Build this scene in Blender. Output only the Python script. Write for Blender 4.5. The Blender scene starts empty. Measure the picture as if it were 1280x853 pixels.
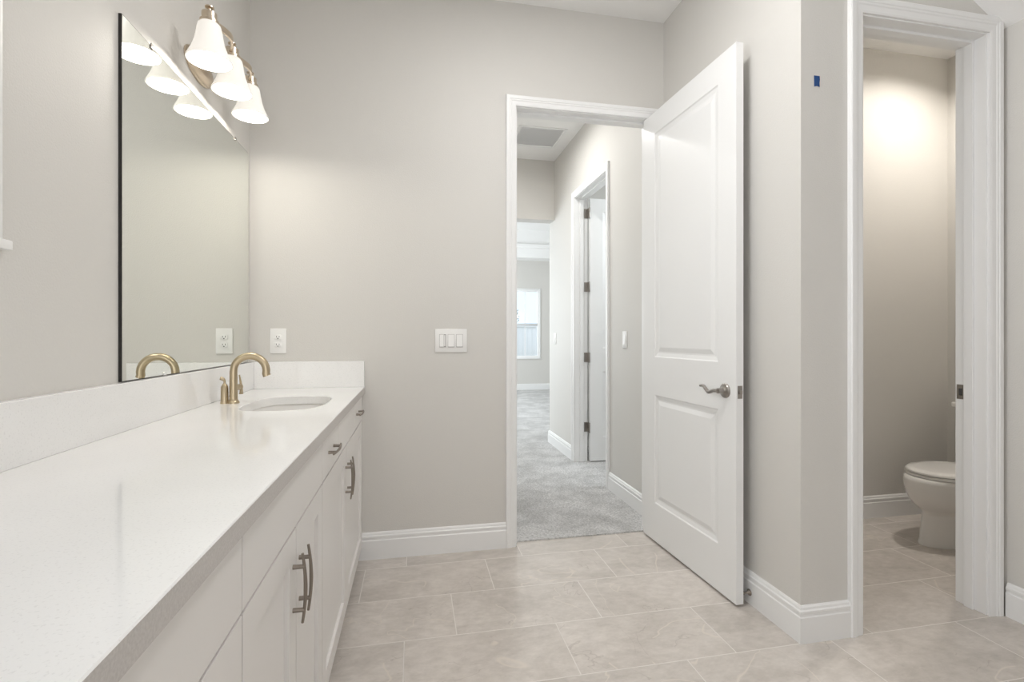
import bpy, bmesh, math, random
from mathutils import Vector, Matrix
random.seed(4)
scene = bpy.context.scene
COL = scene.collection
PI = math.pi

# ------------------------------------------------------------------ camera
F_PX, CX, HY, CAM_H = 613.0, 640.0, 420.5, 1.175
YAW = math.atan((640.0 - 517.0) / F_PX)
cam = bpy.data.cameras.new('camera')
cam.sensor_fit = 'HORIZONTAL'; cam.sensor_width = 36.0
cam.lens = F_PX / 1280.0 * 36.0
cam.shift_y = -(853 / 2.0 - HY) / 1280.0
cam.clip_start = 0.02; cam.clip_end = 200
camo = bpy.data.objects.new('camera', cam); COL.objects.link(camo)
camo.location = (0, 0, CAM_H); camo.rotation_euler = (PI / 2, 0, -YAW)
scene.camera = camo

# ------------------------------------------------------------------ exposure
vs = scene.view_settings
vs.view_transform = 'Standard'; vs.look = 'None'
vs.exposure = 0.33; vs.gamma = 1.0; vs.use_curve_mapping = False
cy = scene.cycles
cy.max_bounces = 12; cy.diffuse_bounces = 7; cy.glossy_bounces = 6; cy.transmission_bounces = 8
cy.transparent_max_bounces = 12
cy.sample_clamp_indirect = 4.0; cy.caustics_reflective = True; cy.blur_glossy = 0.5
cy.use_denoising = True

# ------------------------------------------------------------------ world: pale sky with cloud
W = bpy.data.worlds.new('sky'); scene.world = W; W.use_nodes = True
wn = W.node_tree.nodes; wl = W.node_tree.links
bg = wn['Background']; bg.inputs['Strength'].default_value = 1.3
tcw = wn.new('ShaderNodeTexCoord'); nz = wn.new('ShaderNodeTexNoise')
nz.inputs['Scale'].default_value = 3.0; nz.inputs['Detail'].default_value = 6
rw = wn.new('ShaderNodeValToRGB')
rw.color_ramp.elements[0].position = 0.42; rw.color_ramp.elements[0].color = (0.68, 0.82, 0.98, 1)
rw.color_ramp.elements[1].position = 0.62; rw.color_ramp.elements[1].color = (1.0, 1.0, 1.0, 1)
wl.new(tcw.outputs['Generated'], nz.inputs['Vector']); wl.new(nz.outputs['Fac'], rw.inputs['Fac'])
wl.new(rw.outputs['Color'], bg.inputs['Color'])

# ------------------------------------------------------------------ lights of the rooms and added fill lights
def area(name, loc, direction, sx, sy, watt, col=(1, 1, 1), shape='RECTANGLE', spread=180):
    l = bpy.data.lights.new(name, 'AREA'); l.shape = shape
    l.size = sx
    if shape == 'RECTANGLE': l.size_y = sy
    l.energy = watt; l.color = col; l.spread = math.radians(spread)
    o = bpy.data.objects.new(name, l); COL.objects.link(o)
    o.location = loc
    o.rotation_euler = Vector(direction).to_track_quat('-Z', 'Y').to_euler()
    return o
DAY = (0.88, 0.95, 1.0)
WARM = (1.0, 0.90, 0.78)
area('window_daylight', (-0.79, 0.62, 1.95), (1, 0.1, 0.05), 0.8, 1.05, 7.5, (0.97, 0.985, 1.0), spread=125)
area('bathroom_ceiling_fill', (0.55, 1.48, 3.02), (0, 0, -1), 0.5, 0.5, 12.5, (1.0, 0.99, 0.98), 'DISK')  # general fill added above the frame, no fitting known there
area('rear_fill_light', (0.2, -1.66, 1.45), (0, 1, 0), 1.5, 1.5, 17, (0.97, 0.975, 1.0))  # added behind the camera to lift the back wall; no window there
area('toilet_downlight', (3.10, 2.17, 3.02), (0, 0, -1), 0.17, 0.17, 9.5, (1.0, 0.945, 0.875), 'DISK', spread=145)
area('hall_downlight', (0.80, 3.85, 3.02), (0, 0, -1), 0.14, 0.14, 12, (1.0, 0.99, 0.97), 'DISK', spread=172)
area('bedroom_side_fill', (-0.9, 7.8, 1.5), (1, 0, 0), 3.0, 1.8, 122, DAY)  # added to light the bedroom from the side; that wall has no window
area('closet_light', (3.1, 3.6, 2.3), (-1, 0.1, -0.4), 1.0, 0.8, 22, DAY)  # light for the bright side room; no window stands there

# ------------------------------------------------------------------ materials
def mat(name, col, rough=0.5, metal=0.0, spec=0.5, bump=None, coat=0.0):
    m = bpy.data.materials.new(name); m.use_nodes = True
    b = m.node_tree.nodes['Principled BSDF']
    b.inputs['Base Color'].default_value = (*col, 1)
    b.inputs['Roughness'].default_value = rough
    b.inputs['Metallic'].default_value = metal
    b.inputs['Specular IOR Level'].default_value = spec
    b.inputs['Coat Weight'].default_value = coat
    if bump:
        sc, st, dist = bump
        n = m.node_tree.nodes; l = m.node_tree.links
        tc = n.new('ShaderNodeTexCoord'); t = n.new('ShaderNodeTexNoise'); bp = n.new('ShaderNodeBump')
        t.inputs['Scale'].default_value = sc; t.inputs['Detail'].default_value = 3
        bp.inputs['Strength'].default_value = st; bp.inputs['Distance'].default_value = dist
        l.new(tc.outputs['Object'], t.inputs['Vector']); l.new(t.outputs['Fac'], bp.inputs['Height'])
        l.new(bp.outputs['Normal'], b.inputs['Normal'])
    return m

class NT:
    def __init__(s, m): s.m = m; s.n = m.node_tree.nodes; s.l = m.node_tree.links; s.b = s.n['Principled BSDF']
    def math(s, op, a, b=None, c=None):
        x = s.n.new('ShaderNodeMath'); x.operation = op
        for i, v in enumerate((a, b, c)):
            if v is None: continue
            if isinstance(v, (int, float)): x.inputs[i].default_value = v
            else: s.l.new(v, x.inputs[i])
        return x.outputs[0]
    def mix(s, fac, a, b, mode='MIX'):
        x = s.n.new('ShaderNodeMix'); x.data_type = 'RGBA'; x.blend_type = mode
        for sock, v in ((x.inputs['Factor'], fac), (x.inputs['A'], a), (x.inputs['B'], b)):
            if isinstance(v, (int, float)): sock.default_value = v
            elif isinstance(v, tuple): sock.default_value = (*v, 1)
            else: s.l.new(v, sock)
        return x.outputs['Result']
    def noise(s, vec, scale, detail=4, rough=0.5, dist=0.0):
        x = s.n.new('ShaderNodeTexNoise'); x.inputs['Scale'].default_value = scale
        x.inputs['Detail'].default_value = detail; x.inputs['Roughness'].default_value = rough
        x.inputs['Distortion'].default_value = dist
        s.l.new(vec, x.inputs['Vector']); return x.outputs['Fac']
    def ramp(s, fac, p0, p1, c0=(0, 0, 0), c1=(1, 1, 1)):
        x = s.n.new('ShaderNodeValToRGB'); e = x.color_ramp.elements
        e[0].position = p0; e[1].position = p1; e[0].color = (*c0, 1); e[1].color = (*c1, 1)
        s.l.new(fac, x.inputs['Fac']); return x.outputs['Color']
    def coord(s):
        x = s.n.new('ShaderNodeTexCoord'); return x.outputs['Object']
    def sep(s, v):
        x = s.n.new('ShaderNodeSeparateXYZ'); s.l.new(v, x.inputs[0]); return x.outputs
    def comb(s, x_, y_, z_=0.0):
        x = s.n.new('ShaderNodeCombineXYZ')
        for i, v in enumerate((x_, y_, z_)):
            if isinstance(v, (int, float)): x.inputs[i].default_value = v
            else: s.l.new(v, x.inputs[i])
        return x.outputs[0]
    def bump(s, h, st, dist):
        x = s.n.new('ShaderNodeBump'); x.inputs['Strength'].default_value = st; x.inputs['Distance'].default_value = dist
        s.l.new(h, x.inputs['Height']); s.l.new(x.outputs['Normal'], s.b.inputs['Normal'])

M = {}
M['paint'] = mat('greige_wall_paint', (0.646, 0.629, 0.598), 0.55, bump=(210, 0.22, 0.004))
M['ceiling'] = mat('white_ceiling_paint', (0.87, 0.865, 0.855), 0.8, bump=(120, 0.25, 0.004))
M['trim'] = mat('white_trim_enamel', (0.82, 0.82, 0.815), 0.32)
M['door'] = mat('white_door_enamel', (0.81, 0.81, 0.805), 0.34)
M['cabinet'] = mat('white_cabinet_lacquer', (0.77, 0.75, 0.73), 0.33)
M['gap'] = mat('cabinet_body_seam_shade', (0.16, 0.15, 0.14), 0.7)  # cabinet body coloured dark so seams between fronts carry painted shade
M['porcelain'] = mat('white_porcelain', (0.80, 0.785, 0.76), 0.10, coat=0.4)
M['plastic'] = mat('white_plastic', (0.83, 0.825, 0.81), 0.35)
M['slot'] = mat('dark_slot', (0.05, 0.05, 0.05), 0.6)
M['nickel'] = mat('satin_nickel', (0.37, 0.345, 0.32), 0.30, 1.0)
M['pull'] = mat('brushed_nickel_pull', (0.30, 0.265, 0.23), 0.38, 1.0)
M['gold'] = mat('champagne_bronze', (0.50, 0.415, 0.285), 0.36, 1.0)
M['fixture'] = mat('warm_brushed_nickel', (0.62, 0.53, 0.42), 0.28, 1.0)
M['darkedge'] = mat('dark_mirror_edge', (0.015, 0.013, 0.012), 0.3)
M['mirror'] = mat('silvered_glass', (0.87, 0.89, 0.85), 0.0, 1.0)
M['clip'] = mat('clear_plastic_clip', (0.80, 0.80, 0.78), 0.2)
M['tape'] = mat('blue_masking_tape', (0.012, 0.062, 0.21), 0.7)
M['vinyl'] = mat('white_vinyl', (0.9, 0.9, 0.9), 0.4)
M['grille'] = mat('grey_filter_grille', (0.86, 0.86, 0.86), 0.6)
M['gap_grey'] = mat('switch_gap_shade', (0.36, 0.35, 0.34), 0.6)  # shade in the recess around the rockers, put into the colour
M['ground'] = mat('pale_ground', (0.45, 0.45, 0.38), 0.9)
M['leaf'] = mat('leaf', (0.16, 0.20, 0.10), 0.7)
M['bark'] = mat('bark', (0.12, 0.09, 0.06), 0.8)
M['water'] = mat('drain_dark', (0.04, 0.04, 0.04), 0.4)
# quartz counter: white with faint speckle and cloud
m = mat('white_quartz', (0.85, 0.845, 0.83), 0.09, spec=0.5); t = NT(m); c = t.coord()
sp = t.ramp(t.noise(c, 260, 2), 0.30, 0.42, (0.78, 0.775, 0.765), (0.86, 0.855, 0.845))
cl = t.ramp(t.noise(c, 4, 5), 0.35, 0.7, (0.97, 0.97, 0.97), (1, 1, 1))
t.l.new(t.mix(1.0, sp, cl, 'MULTIPLY'), t.b.inputs['Base Color']); M['quartz'] = m
m = mat('darker_quartz_edge', (0.6, 0.58, 0.56), 0.5); t = NT(m); c = t.coord()  # counter front edge: darker, matte and finely speckled
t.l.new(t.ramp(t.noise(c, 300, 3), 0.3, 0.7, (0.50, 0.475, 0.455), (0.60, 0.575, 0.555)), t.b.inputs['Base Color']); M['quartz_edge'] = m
# floor tile: 12 x 24 porcelain planks, one third stagger, stone pattern per tile
m = mat('stone_tile', (0.5, 0.45, 0.4), 0.30); t = NT(m); c = t.coord(); X, Y, Z = t.sep(c)
yy = t.math('DIVIDE', t.math('SUBTRACT', Y, 1.62), 0.3133)
k = t.math('FLOOR', yy); fy = t.math('FRACT', yy)
xx = t.math('DIVIDE', t.math('SUBTRACT', t.math('ADD', X, 0.035), t.math('MULTIPLY', k, 0.2017)), 0.605)
ix = t.math('FLOOR', xx); fx = t.math('FRACT', xx)
ey = t.math('MULTIPLY', t.math('MINIMUM', fy, t.math('SUBTRACT', 1.0, fy)), 0.3133)
ex = t.math('MULTIPLY', t.math('MINIMUM', fx, t.math('SUBTRACT', 1.0, fx)), 0.605)
edge = t.math('MINIMUM', ex, ey)
wnz = t.n.new('ShaderNodeTexWhiteNoise'); wnz.noise_dimensions = '3D'; t.l.new(t.comb(ix, k, 0.0), wnz.inputs['Vector'])
vadd = t.n.new('ShaderNodeVectorMath'); vadd.operation = 'MULTIPLY_ADD'
t.l.new(wnz.outputs['Color'], vadd.inputs[0]); vadd.inputs[1].default_value = (9, 9, 9); t.l.new(c, vadd.inputs[2])
v = vadd.outputs[0]
vst = t.n.new('ShaderNodeVectorMath'); vst.operation = 'MULTIPLY'; t.l.new(v, vst.inputs[0]); vst.inputs[1].default_value = (1.0, 1.7, 1.0); vs_t = vst.outputs[0]
mott = t.ramp(t.noise(vs_t, 2.6, 8, 0.66, 0.7), 0.30, 0.72, (0.52, 0.478, 0.438), (0.70, 0.655, 0.612))
fine = t.ramp(t.noise(vs_t, 20, 6, 0.7), 0.3, 0.72, (0.86, 0.85, 0.84), (1.06, 1.06, 1.06))
base = t.mix(1.0, mott, fine, 'MULTIPLY')
tone = t.math('ADD', t.math('MULTIPLY', wnz.outputs['Value'], 0.10), 0.95)
tc3 = t.n.new('ShaderNodeCombineColor'); [t.l.new(tone, tc3.inputs[i]) for i in range(3)]
base = t.mix(1.0, base, tc3.outputs[0], 'MULTIPLY')
vn = t.math('ABSOLUTE', t.math('SUBTRACT', t.noise(v, 1.7, 3, 0.5, 0.9), 0.5))
vein = t.math('MULTIPLY', t.math('SUBTRACT', 1.0, t.math('MINIMUM', t.math('DIVIDE', vn, 0.006), 1.0)),
              t.math('GREATER_THAN', t.noise(v, 2.3, 1), 0.54))
base = t.mix(t.math('MULTIPLY', vein, 0.75), base, (0.70, 0.64, 0.57))
vn2 = t.math('ABSOLUTE', t.math('SUBTRACT', t.noise(v, 3.1, 4, 0.55, 0.6), 0.47))
dvein = t.math('MULTIPLY', t.math('SUBTRACT', 1.0, t.math('MINIMUM', t.math('DIVIDE', vn2, 0.005), 1.0)),
               t.math('GREATER_THAN', t.noise(v, 2.9, 1), 0.56))
base = t.mix(t.math('MULTIPLY', dvein, 0.30), base, (0.24, 0.20, 0.17))
gr = t.math('LESS_THAN', edge, 0.0021)
t.l.new(t.mix(gr, base, (0.66, 0.625, 0.585)), t.b.inputs['Base Color'])
t.l.new(t.math('ADD', 0.26, t.math('MULTIPLY', gr, 0.5)), t.b.inputs['Roughness'])
hgt = t.math('ADD', t.math('MULTIPLY', t.math('MINIMUM', t.math('DIVIDE', edge, 0.003), 1.0), 1.0), t.math('MULTIPLY', t.noise(v, 18, 4), 0.25))
t.bump(hgt, 0.25, 0.002); M['tile'] = m
# carpet
m = mat('grey_carpet', (0.5, 0.5, 0.5), 0.95, spec=0.1); t = NT(m); c = t.coord()
pile = t.noise(c, 95, 5, 0.75)
patch = t.ramp(t.noise(c, 4.5, 4, 0.55, 0.4), 0.35, 0.66, (0.55, 0.545, 0.54), (0.74, 0.735, 0.73))
fleck = t.ramp(pile, 0.32, 0.68, (0.55, 0.545, 0.54), (1.30, 1.30, 1.30))
t.l.new(t.mix(1.0, patch, fleck, 'MULTIPLY'), t.b.inputs['Base Color']); t.bump(pile, 0.9, 0.012); M['carpet'] = m
# lamp glass and window glass
m = bpy.data.materials.new('lit_opal_glass'); m.use_nodes = True; n = m.node_tree.nodes; l = m.node_tree.links
b = n['Principled BSDF']; b.inputs['Base Color'].default_value = (0.62, 0.60, 0.57, 1); b.inputs['Roughness'].default_value = 0.25
b.inputs['Emission Color'].default_value = (1.0, 0.95, 0.87, 1); b.inputs['Emission Strength'].default_value = 0.40
M['shade'] = m
m2 = m.copy(); m2.name = 'lit_opal_glass_inside'; m2.node_tree.nodes['Principled BSDF'].inputs['Emission Strength'].default_value = 5.0; M['shade_inside'] = m2
m = mat('lit_bulb', (0.9, 0.9, 0.9)); b = m.node_tree.nodes['Principled BSDF']
b.inputs['Emission Color'].default_value = (1.0, 0.95, 0.86, 1); b.inputs['Emission Strength'].default_value = 8.0; M['bulb'] = m
m = mat('lit_lens', (0.9, 0.9, 0.9)); b = m.node_tree.nodes['Principled BSDF']
b.inputs['Emission Color'].default_value = (1.0, 0.93, 0.85, 1); b.inputs['Emission Strength'].default_value = 2.0; M['lens'] = m
m = bpy.data.materials.new('window_glass'); m.use_nodes = True; n = m.node_tree.nodes; l = m.node_tree.links
n.remove(n['Principled BSDF']); tr = n.new('ShaderNodeBsdfTransparent'); gl = n.new('ShaderNodeBsdfGlossy'); mx = n.new('ShaderNodeMixShader')
tr.inputs['Color'].default_value = (0.95, 0.97, 0.98, 1); gl.inputs['Roughness'].default_value = 0.02; mx.inputs['Fac'].default_value = 0.05
l.new(tr.outputs[0], mx.inputs[1]); l.new(gl.outputs[0], mx.inputs[2]); l.new(mx.outputs[0], n['Material Output'].inputs['Surface']); M['glass'] = m

# ------------------------------------------------------------------ mesh helpers (all take world coordinates)
def BM(): return bmesh.new()
def box(bm, x0, x1, y0, y1, z0, z1, bev=0.0, seg=2):
    x0, x1 = min(x0, x1), max(x0, x1); y0, y1 = min(y0, y1), max(y0, y1); z0, z1 = min(z0, z1), max(z0, z1)
    tmp = bmesh.new()
    vs_ = [tmp.verts.new((x, y, z)) for z in (z0, z1) for y in (y0, y1) for x in (x0, x1)]
    for f in ((0, 2, 3, 1), (4, 5, 7, 6), (0, 1, 5, 4), (2, 6, 7, 3), (0, 4, 6, 2), (1, 3, 7, 5)):
        tmp.faces.new([vs_[i] for i in f])
    if bev > 0:
        bmesh.ops.bevel(tmp, geom=list(tmp.edges), offset=bev, segments=seg, profile=0.5, affect='EDGES')
    me = bpy.data.meshes.new('tmp'); tmp.to_mesh(me); tmp.free(); bm.from_mesh(me); bpy.data.meshes.remove(me)
    return bm
def loft(bm, rings, cap0=True, cap1=True):
    vv = [[bm.verts.new(p) for p in r] for r in rings]; n = len(vv[0])
    for a, b in zip(vv, vv[1:]):
        for i in range(n): bm.faces.new((a[i], a[(i + 1) % n], b[(i + 1) % n], b[i]))
    if cap0: bm.faces.new(list(reversed(vv[0])))
    if cap1: bm.faces.new(vv[-1])
    return bm
def lathe(bm, c, prof, axis='Z', n=32, cap0=True, cap1=True):
    c = Vector(c); rings = []
    for r, h in prof:
        r = max(r, 1e-4); ring = []
        for i in range(n):
            a = 2 * PI * i / n; u, w = r * math.cos(a), r * math.sin(a)
            ring.append(c + {'Z': Vector((u, w, h)), 'X': Vector((h, u, w)), 'Y': Vector((w, h, u))}[axis])
        rings.append(ring)
    return loft(bm, rings, cap0, cap1)
def tube(bm, pts, rad, n=14, flat=1.0, up=None):
    pts = [Vector(p) for p in pts]; rings = []
    if isinstance(rad, (int, float)): rad = [rad] * len(pts)
    nrm = None
    for i, p in enumerate(pts):
        d = (pts[min(i + 1, len(pts) - 1)] - pts[max(i - 1, 0)]).normalized()
        if nrm is None:
            nrm = Vector(up) if up else (Vector((0, 0, 1)) if abs(d.z) < 0.9 else Vector((1, 0, 0)))
        nrm = (nrm - d * nrm.dot(d)).normalized(); s = d.cross(nrm)
        rings.append([p + nrm * (rad[i] * math.cos(2 * PI * j / n)) * flat + s * (rad[i] * math.sin(2 * PI * j / n)) for j in range(n)])
    return loft(bm, rings)
def smooth_path(pts, k=6):
    P = [Vector(p) for p in pts]; out = []
    for i in range(len(P) - 1):
        a = P[max(i - 1, 0)]; b = P[i]; c = P[i + 1]; d = P[min(i + 2, len(P) - 1)]
        for j in range(k):
            t_ = j / k
            out.append(0.5 * ((2 * b) + (c - a) * t_ + (2 * a - 5 * b + 4 * c - d) * t_ ** 2 + (3 * b - a - 3 * c + d) * t_ ** 3))
    return out + [P[-1]]
def sweep2(bm, path, prof, flip=1):
    """mitred sweep: path = list of (x, y); prof = closed list of (offset from wall, z); offset goes to the left of travel * flip"""
    P = [Vector(p) for p in path]; rings = []
    for i, p in enumerate(P):
        if i == 0: d = (P[1] - p).normalized(); mvec = Vector((-d.y, d.x)) * flip
        elif i == len(P) - 1: d = (p - P[i - 1]).normalized(); mvec = Vector((-d.y, d.x)) * flip
        else:
            d0 = (p - P[i - 1]).normalized(); d1 = (P[i + 1] - p).normalized()
            n0 = Vector((-d0.y, d0.x)) * flip; n1 = Vector((-d1.y, d1.x)) * flip
            mvec = (n0 + n1) / (1 + n0.dot(n1))
        rings.append([Vector((p.x + mvec.x * o, p.y + mvec.y * o, z)) for o, z in prof])
    loft(bm, rings); return bm
def casing(bm, a0, a1, ztop, place, prof):
    """U-shaped mitred casing. place(a, depth, z) -> world; prof = closed list of (distance outward from opening, projection)"""
    rings = []
    for (a, z, sa, sz) in ((a0, 0.0, -1, 0), (a0, ztop, -1, 1), (a1, ztop, 1, 1), (a1, 0.0, 1, 0)):
        rings.append([Vector(place(a + sa * o, pj, z + sz * o)) for o, pj in prof])
    loft(bm, rings); return bm
def finish(name, bm, material, smooth=True, angle=35):
    bmesh.ops.recalc_face_normals(bm, faces=bm.faces)
    me = bpy.data.meshes.new(name); bm.to_mesh(me); bm.free()
    if smooth:
        me.shade_smooth()
        try: me.set_sharp_from_angle(angle=math.radians(angle))
        except Exception: pass
    if material is not None: me.materials.append(material)
    o = bpy.data.objects.new(name, me); COL.objects.link(o)
    return o
def struct(name, bm, material, label=None, cat=None, smooth=True):
    o = finish(name, bm, material, smooth); o['kind'] = 'structure'
    if label: o['label'] = label
    if cat: o['category'] = cat
    return o
def thing(name, label, cat, loc=(0, 0, 0), rot=(0, 0, 0), group=None, kind=None):
    o = bpy.data.objects.new(name, None); COL.objects.link(o); o.empty_display_size = 0.1
    o.location = loc; o.rotation_euler = rot; o['label'] = label; o['category'] = cat
    if group: o['group'] = group
    if kind: o['kind'] = kind
    return o
def part(name, bm, material, parent, root=None, label=None, smooth=True, angle=35, local=False):
    """mesh in world coordinates becomes a child; root = the thing's Empty whose location is subtracted"""
    root = root or parent
    if not local:
        bmesh.ops.translate(bm, verts=bm.verts, vec=-Vector(root.location))
    o = finish(name, bm, material, smooth, angle); o.parent = parent
    if label: o['label'] = label
    return o

# ------------------------------------------------------------------ dimensions
XL, XR, YB = -0.81, 1.46, 2.685          # left wall, right side wall, back wall
YT, XRR = 1.63, 2.45                      # toilet wall face, right wall
ZC = 3.04
REAR = -1.7
TW = 0.12
HX0, HX1, HYE = 0.36, 1.47, 5.03          # hall
DX0, DX1, DZ = 0.565, 1.378, 2.455        # bathroom door opening
TX0, TX1, TZ = 1.740, 2.362, 2.445        # toilet door opening
CY0, CY1 = 3.59, 4.35                     # closet door opening on hall wall

# ------------------------------------------------------------------ structure: floors
bm = BM(); box(bm, XL - TW, 3.65, REAR - TW, 2.735, -0.12, 0.0); struct('floor', bm, M['tile'], 'beige stone-look tile floor in staggered rectangles', 'floor', smooth=False)
bm = BM(); box(bm, -1.2, 4.6, 2.735, 10.52, -0.12, 0.008); struct('floor_hall', bm, M['carpet'], 'grey carpet floor of the hallway and far bedroom', 'carpet floor', smooth=False)
# ceilings
bm = BM(); box(bm, XL - TW, 1.60, REAR - TW, YB + TW, ZC, ZC + 0.1)
# sloping part comes down to the right wall
sl = [(1.60, ZC), (XRR + TW, 2.475 - 0.12 * 0.66), (XRR + TW, 2.6), (1.60, ZC + 0.1)]
loft(bm, [[(x, y, z) for x, z in sl] for y in (REAR - TW, YT)])
struct('ceiling', bm, M['ceiling'], smooth=False)
bm = BM(); box(bm, 1.60, 3.65, YT, YB + TW, ZC, ZC + 0.1); struct('ceiling_toilet', bm, M['ceiling'], smooth=False)
bm = BM(); box(bm, HX0 - TW, 3.3, YB + TW, 5.19, ZC, ZC + 0.1); struct('ceiling_hall', bm, M['ceiling'], smooth=False)
bm = BM(); box(bm, -1.2, 4.6, 5.19, 10.52, 3.40, 3.5)
box(bm, -1.2, 4.6, 10.0, 10.40, 2.82, 3.40); box(bm, -1.2, 4.6, 9.94, 10.0, 3.02, 3.10, 0.01)
struct('ceiling_bedroom', bm, M['ceiling'], smooth=False)

# walls
WY0, WY1, WZ0, WZ1 = 0.15, 1.125, 1.368, 2.45   # bathroom window opening
bm = BM()
box(bm, XL - TW, XL, REAR - TW, WY0, 0, ZC); box(bm, XL - TW, XL, WY1, YB + TW, 0, ZC)
box(bm, XL - TW, XL, WY0, WY1, 0, WZ0); box(bm, XL - TW, XL, WY0, WY1, WZ1, ZC)
struct('wall_left', bm, M['paint'], smooth=False)
bm = BM()
box(bm, XL, DX0 - 0.018, YB, YB + TW, 0, ZC); box(bm, DX1 + 0.018, XR + TW, YB, YB + TW, 0, ZC); box(bm, DX0 - 0.018, DX1 + 0.018, YB, YB + TW, DZ + 0.018, ZC)
struct('wall_back', bm, M['paint'], smooth=False)
bm = BM(); box(bm, XR, XR + TW, YT + TW, YB, 0, ZC)
box(bm, XR, TX0 - 0.018, YT, YT + TW, 0, ZC); box(bm, TX1 + 0.018, XRR + TW, YT, YT + TW, 0, ZC); box(bm, TX0 - 0.018, TX1 + 0.018, YT, YT + TW, TZ + 0.018, ZC)
struct('wall_toilet', bm, M['paint'], smooth=False)
bm = BM(); box(bm, XRR, XRR + TW, REAR - TW, YT, 0, 2.48); struct('wall_right', bm, M['paint'], smooth=False)
bm = BM(); box(bm, XL, XRR, REAR - TW, REAR, 0, ZC); struct('wall_rear', bm, M['paint'], smooth=False)
# toilet room
bm = BM(); box(bm, XR + TW, 3.645, 2.66, YB + TW, 0, ZC); box(bm, 3.525, 3.645, YT + TW, 2.66, 0, ZC); box(bm, XRR + TW, 3.645, YT, YT + TW, 0, ZC)
struct('wall_toilet_back', bm, M['paint'], smooth=False)
# hall
bm = BM(); box(bm, HX1, HX1 + TW, YB + TW, CY0 - 0.018, 0, ZC); box(bm, HX1, HX1 + TW, CY1 + 0.018, 5.22, 0, ZC); box(bm, HX1, HX1 + TW, CY0 - 0.018, CY1 + 0.018, DZ + 0.018, ZC)
struct('wall_hall_right', bm, M['paint'], smooth=False)
bm = BM(); box(bm, HX0 - TW, HX0, YB + TW, 5.19, 0, ZC); struct('wall_hall_left', bm, M['paint'], smooth=False)
bm = BM(); box(bm, HX0, HX1, HYE, 5.19, 2.41, 3.40); struct('wall_hall_header', bm, M['paint'], smooth=False)
# closet beyond the hall door
bm = BM(); box(bm, 3.2, 3.3, YB + TW, 5.10, 0, ZC); box(bm, HX1 + TW, 3.3, 5.10, 5.22, 0, ZC); struct('wall_closet', bm, M['paint'], smooth=False)
# bedroom
BX0, BX1, BZ0, BZ1 = 2.03, 2.70, 0.70, 2.195
bm = BM(); box(bm, -1.2, BX0, 10.40, 10.52, 0, 3.4); box(bm, BX1, 4.6, 10.40, 10.52, 0, 3.4); box(bm, BX0, BX1, 10.40, 10.52, 0, BZ0); box(bm, BX0, BX1, 10.40, 10.52, BZ1, 3.4)
struct('wall_bedroom', bm, M['paint'], smooth=False)
bm = BM(); box(bm, -1.2, -1.08, 5.19, 10.4, 0, 3.4); box(bm, 4.48, 4.6, 5.19, 10.4, 0, 3.4); box(bm, -1.08, HX0, 5.07, 5.19, 0, 3.4); box(bm, HX1 + TW, 4.48, 5.22, 5.3, 0, 3.4)
struct('wall_bedroom_side', bm, M['paint'], smooth=False)

# ------------------------------------------------------------------ baseboards
BB = [(0, 0), (0.016, 0), (0.016, 0.098), (0.0125, 0.102), (0.0125, 0.110), (0.0145, 0.113), (0.0145, 0.122), (0.0100, 0.126), (0.0085, 0.134), (0.004, 0.140), (0, 0.140)]
def baseboard(name, path, flip=1):
    bm = BM(); sweep2(bm, path, BB, flip); return struct(name, bm, M['trim'], smooth=False)
baseboard('baseboard_back', [(-0.33, YB), (0.503, YB)], -1)
baseboard('baseboard_corner', [(XR, 2.655), (XR, YT), (1.680, YT)], -1)
baseboard('baseboard_right', [(XRR, YT - 0.02), (XRR, REAR)], -1)
baseboard('baseboard_toilet', [(XR + TW, 2.66), (3.525, 2.66), (3.525, 1.75)], -1)
baseboard('baseboard_hall_near', [(HX1, YB + TW), (HX1, 3.525)], 1)
baseboard('baseboard_hall_far', [(HX1, 4.415), (HX1, 5.22), (HX1 + TW, 5.22)], 1)
baseboard('baseboard_bedroom', [(-1.08, 10.40), (4.48, 10.40)], -1)

# ------------------------------------------------------------------ door casings and jambs
CS = [(0.005, 0), (0.005, 0.010), (0.012, 0.0125), (0.030, 0.0135), (0.034, 0.0165), (0.040, 0.0165), (0.043, 0.0195), (0.058, 0.020), (0.062, 0.017), (0.062, 0)]
bm = BM(); casing(bm, DX0, DX1, DZ, lambda a, p, z: (a, YB - p, z), CS); struct('trim_1', bm, M['trim'], smooth=False)
bm = BM(); casing(bm, DX0, DX1, DZ, lambda a, p, z: (a, YB + TW + p, z), CS); struct('trim_2', bm, M['trim'], smooth=False)
bm = BM(); casing(bm, TX0, TX1, TZ, lambda a, p, z: (a, YT - p, z), [(o * 1.10, p) for o, p in CS]); struct('trim_3', bm, M['trim'], smooth=False)
bm = BM(); casing(bm, CY0, CY1, DZ, lambda a, p, z: (HX1 - p, a, z), CS); struct('trim_4', bm, M['trim'], smooth=False)
def jamb(name, a0, a1, ztop, d0, d1, place, stop):
    bm = BM(); e = 0.018
    def bx(u0, u1, v0, v1, z0, z1):
        p = place(u0, v0); q = place(u1, v1); box(bm, p[0], q[0], p[1], q[1], z0, z1, 0.0008, 1)
    bx(a0 - e, a0, d0, d1, 0, ztop + e); bx(a1, a1 + e, d0, d1, 0, ztop + e); bx(a0, a1, d0, d1, ztop, ztop + e)
    s0, s1 = stop
    bx(a0, a0 + 0.011, s0, s1, 0, ztop); bx(a1 - 0.011, a1, s0, s1, 0, ztop); bx(a0 + 0.011, a1 - 0.011, s0, s1, ztop - 0.011, ztop)
    return struct(name, bm, M['trim'], smooth=False)
jamb('trim_5', DX0, DX1, DZ, YB, YB + TW, lambda u, v: (u, v), (YB + 0.042, YB + 0.078))
jamb('trim_6', TX0, TX1, TZ, YT, YT + TW, lambda u, v: (u, v), (YT + 0.045, YT + 0.080))
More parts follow.
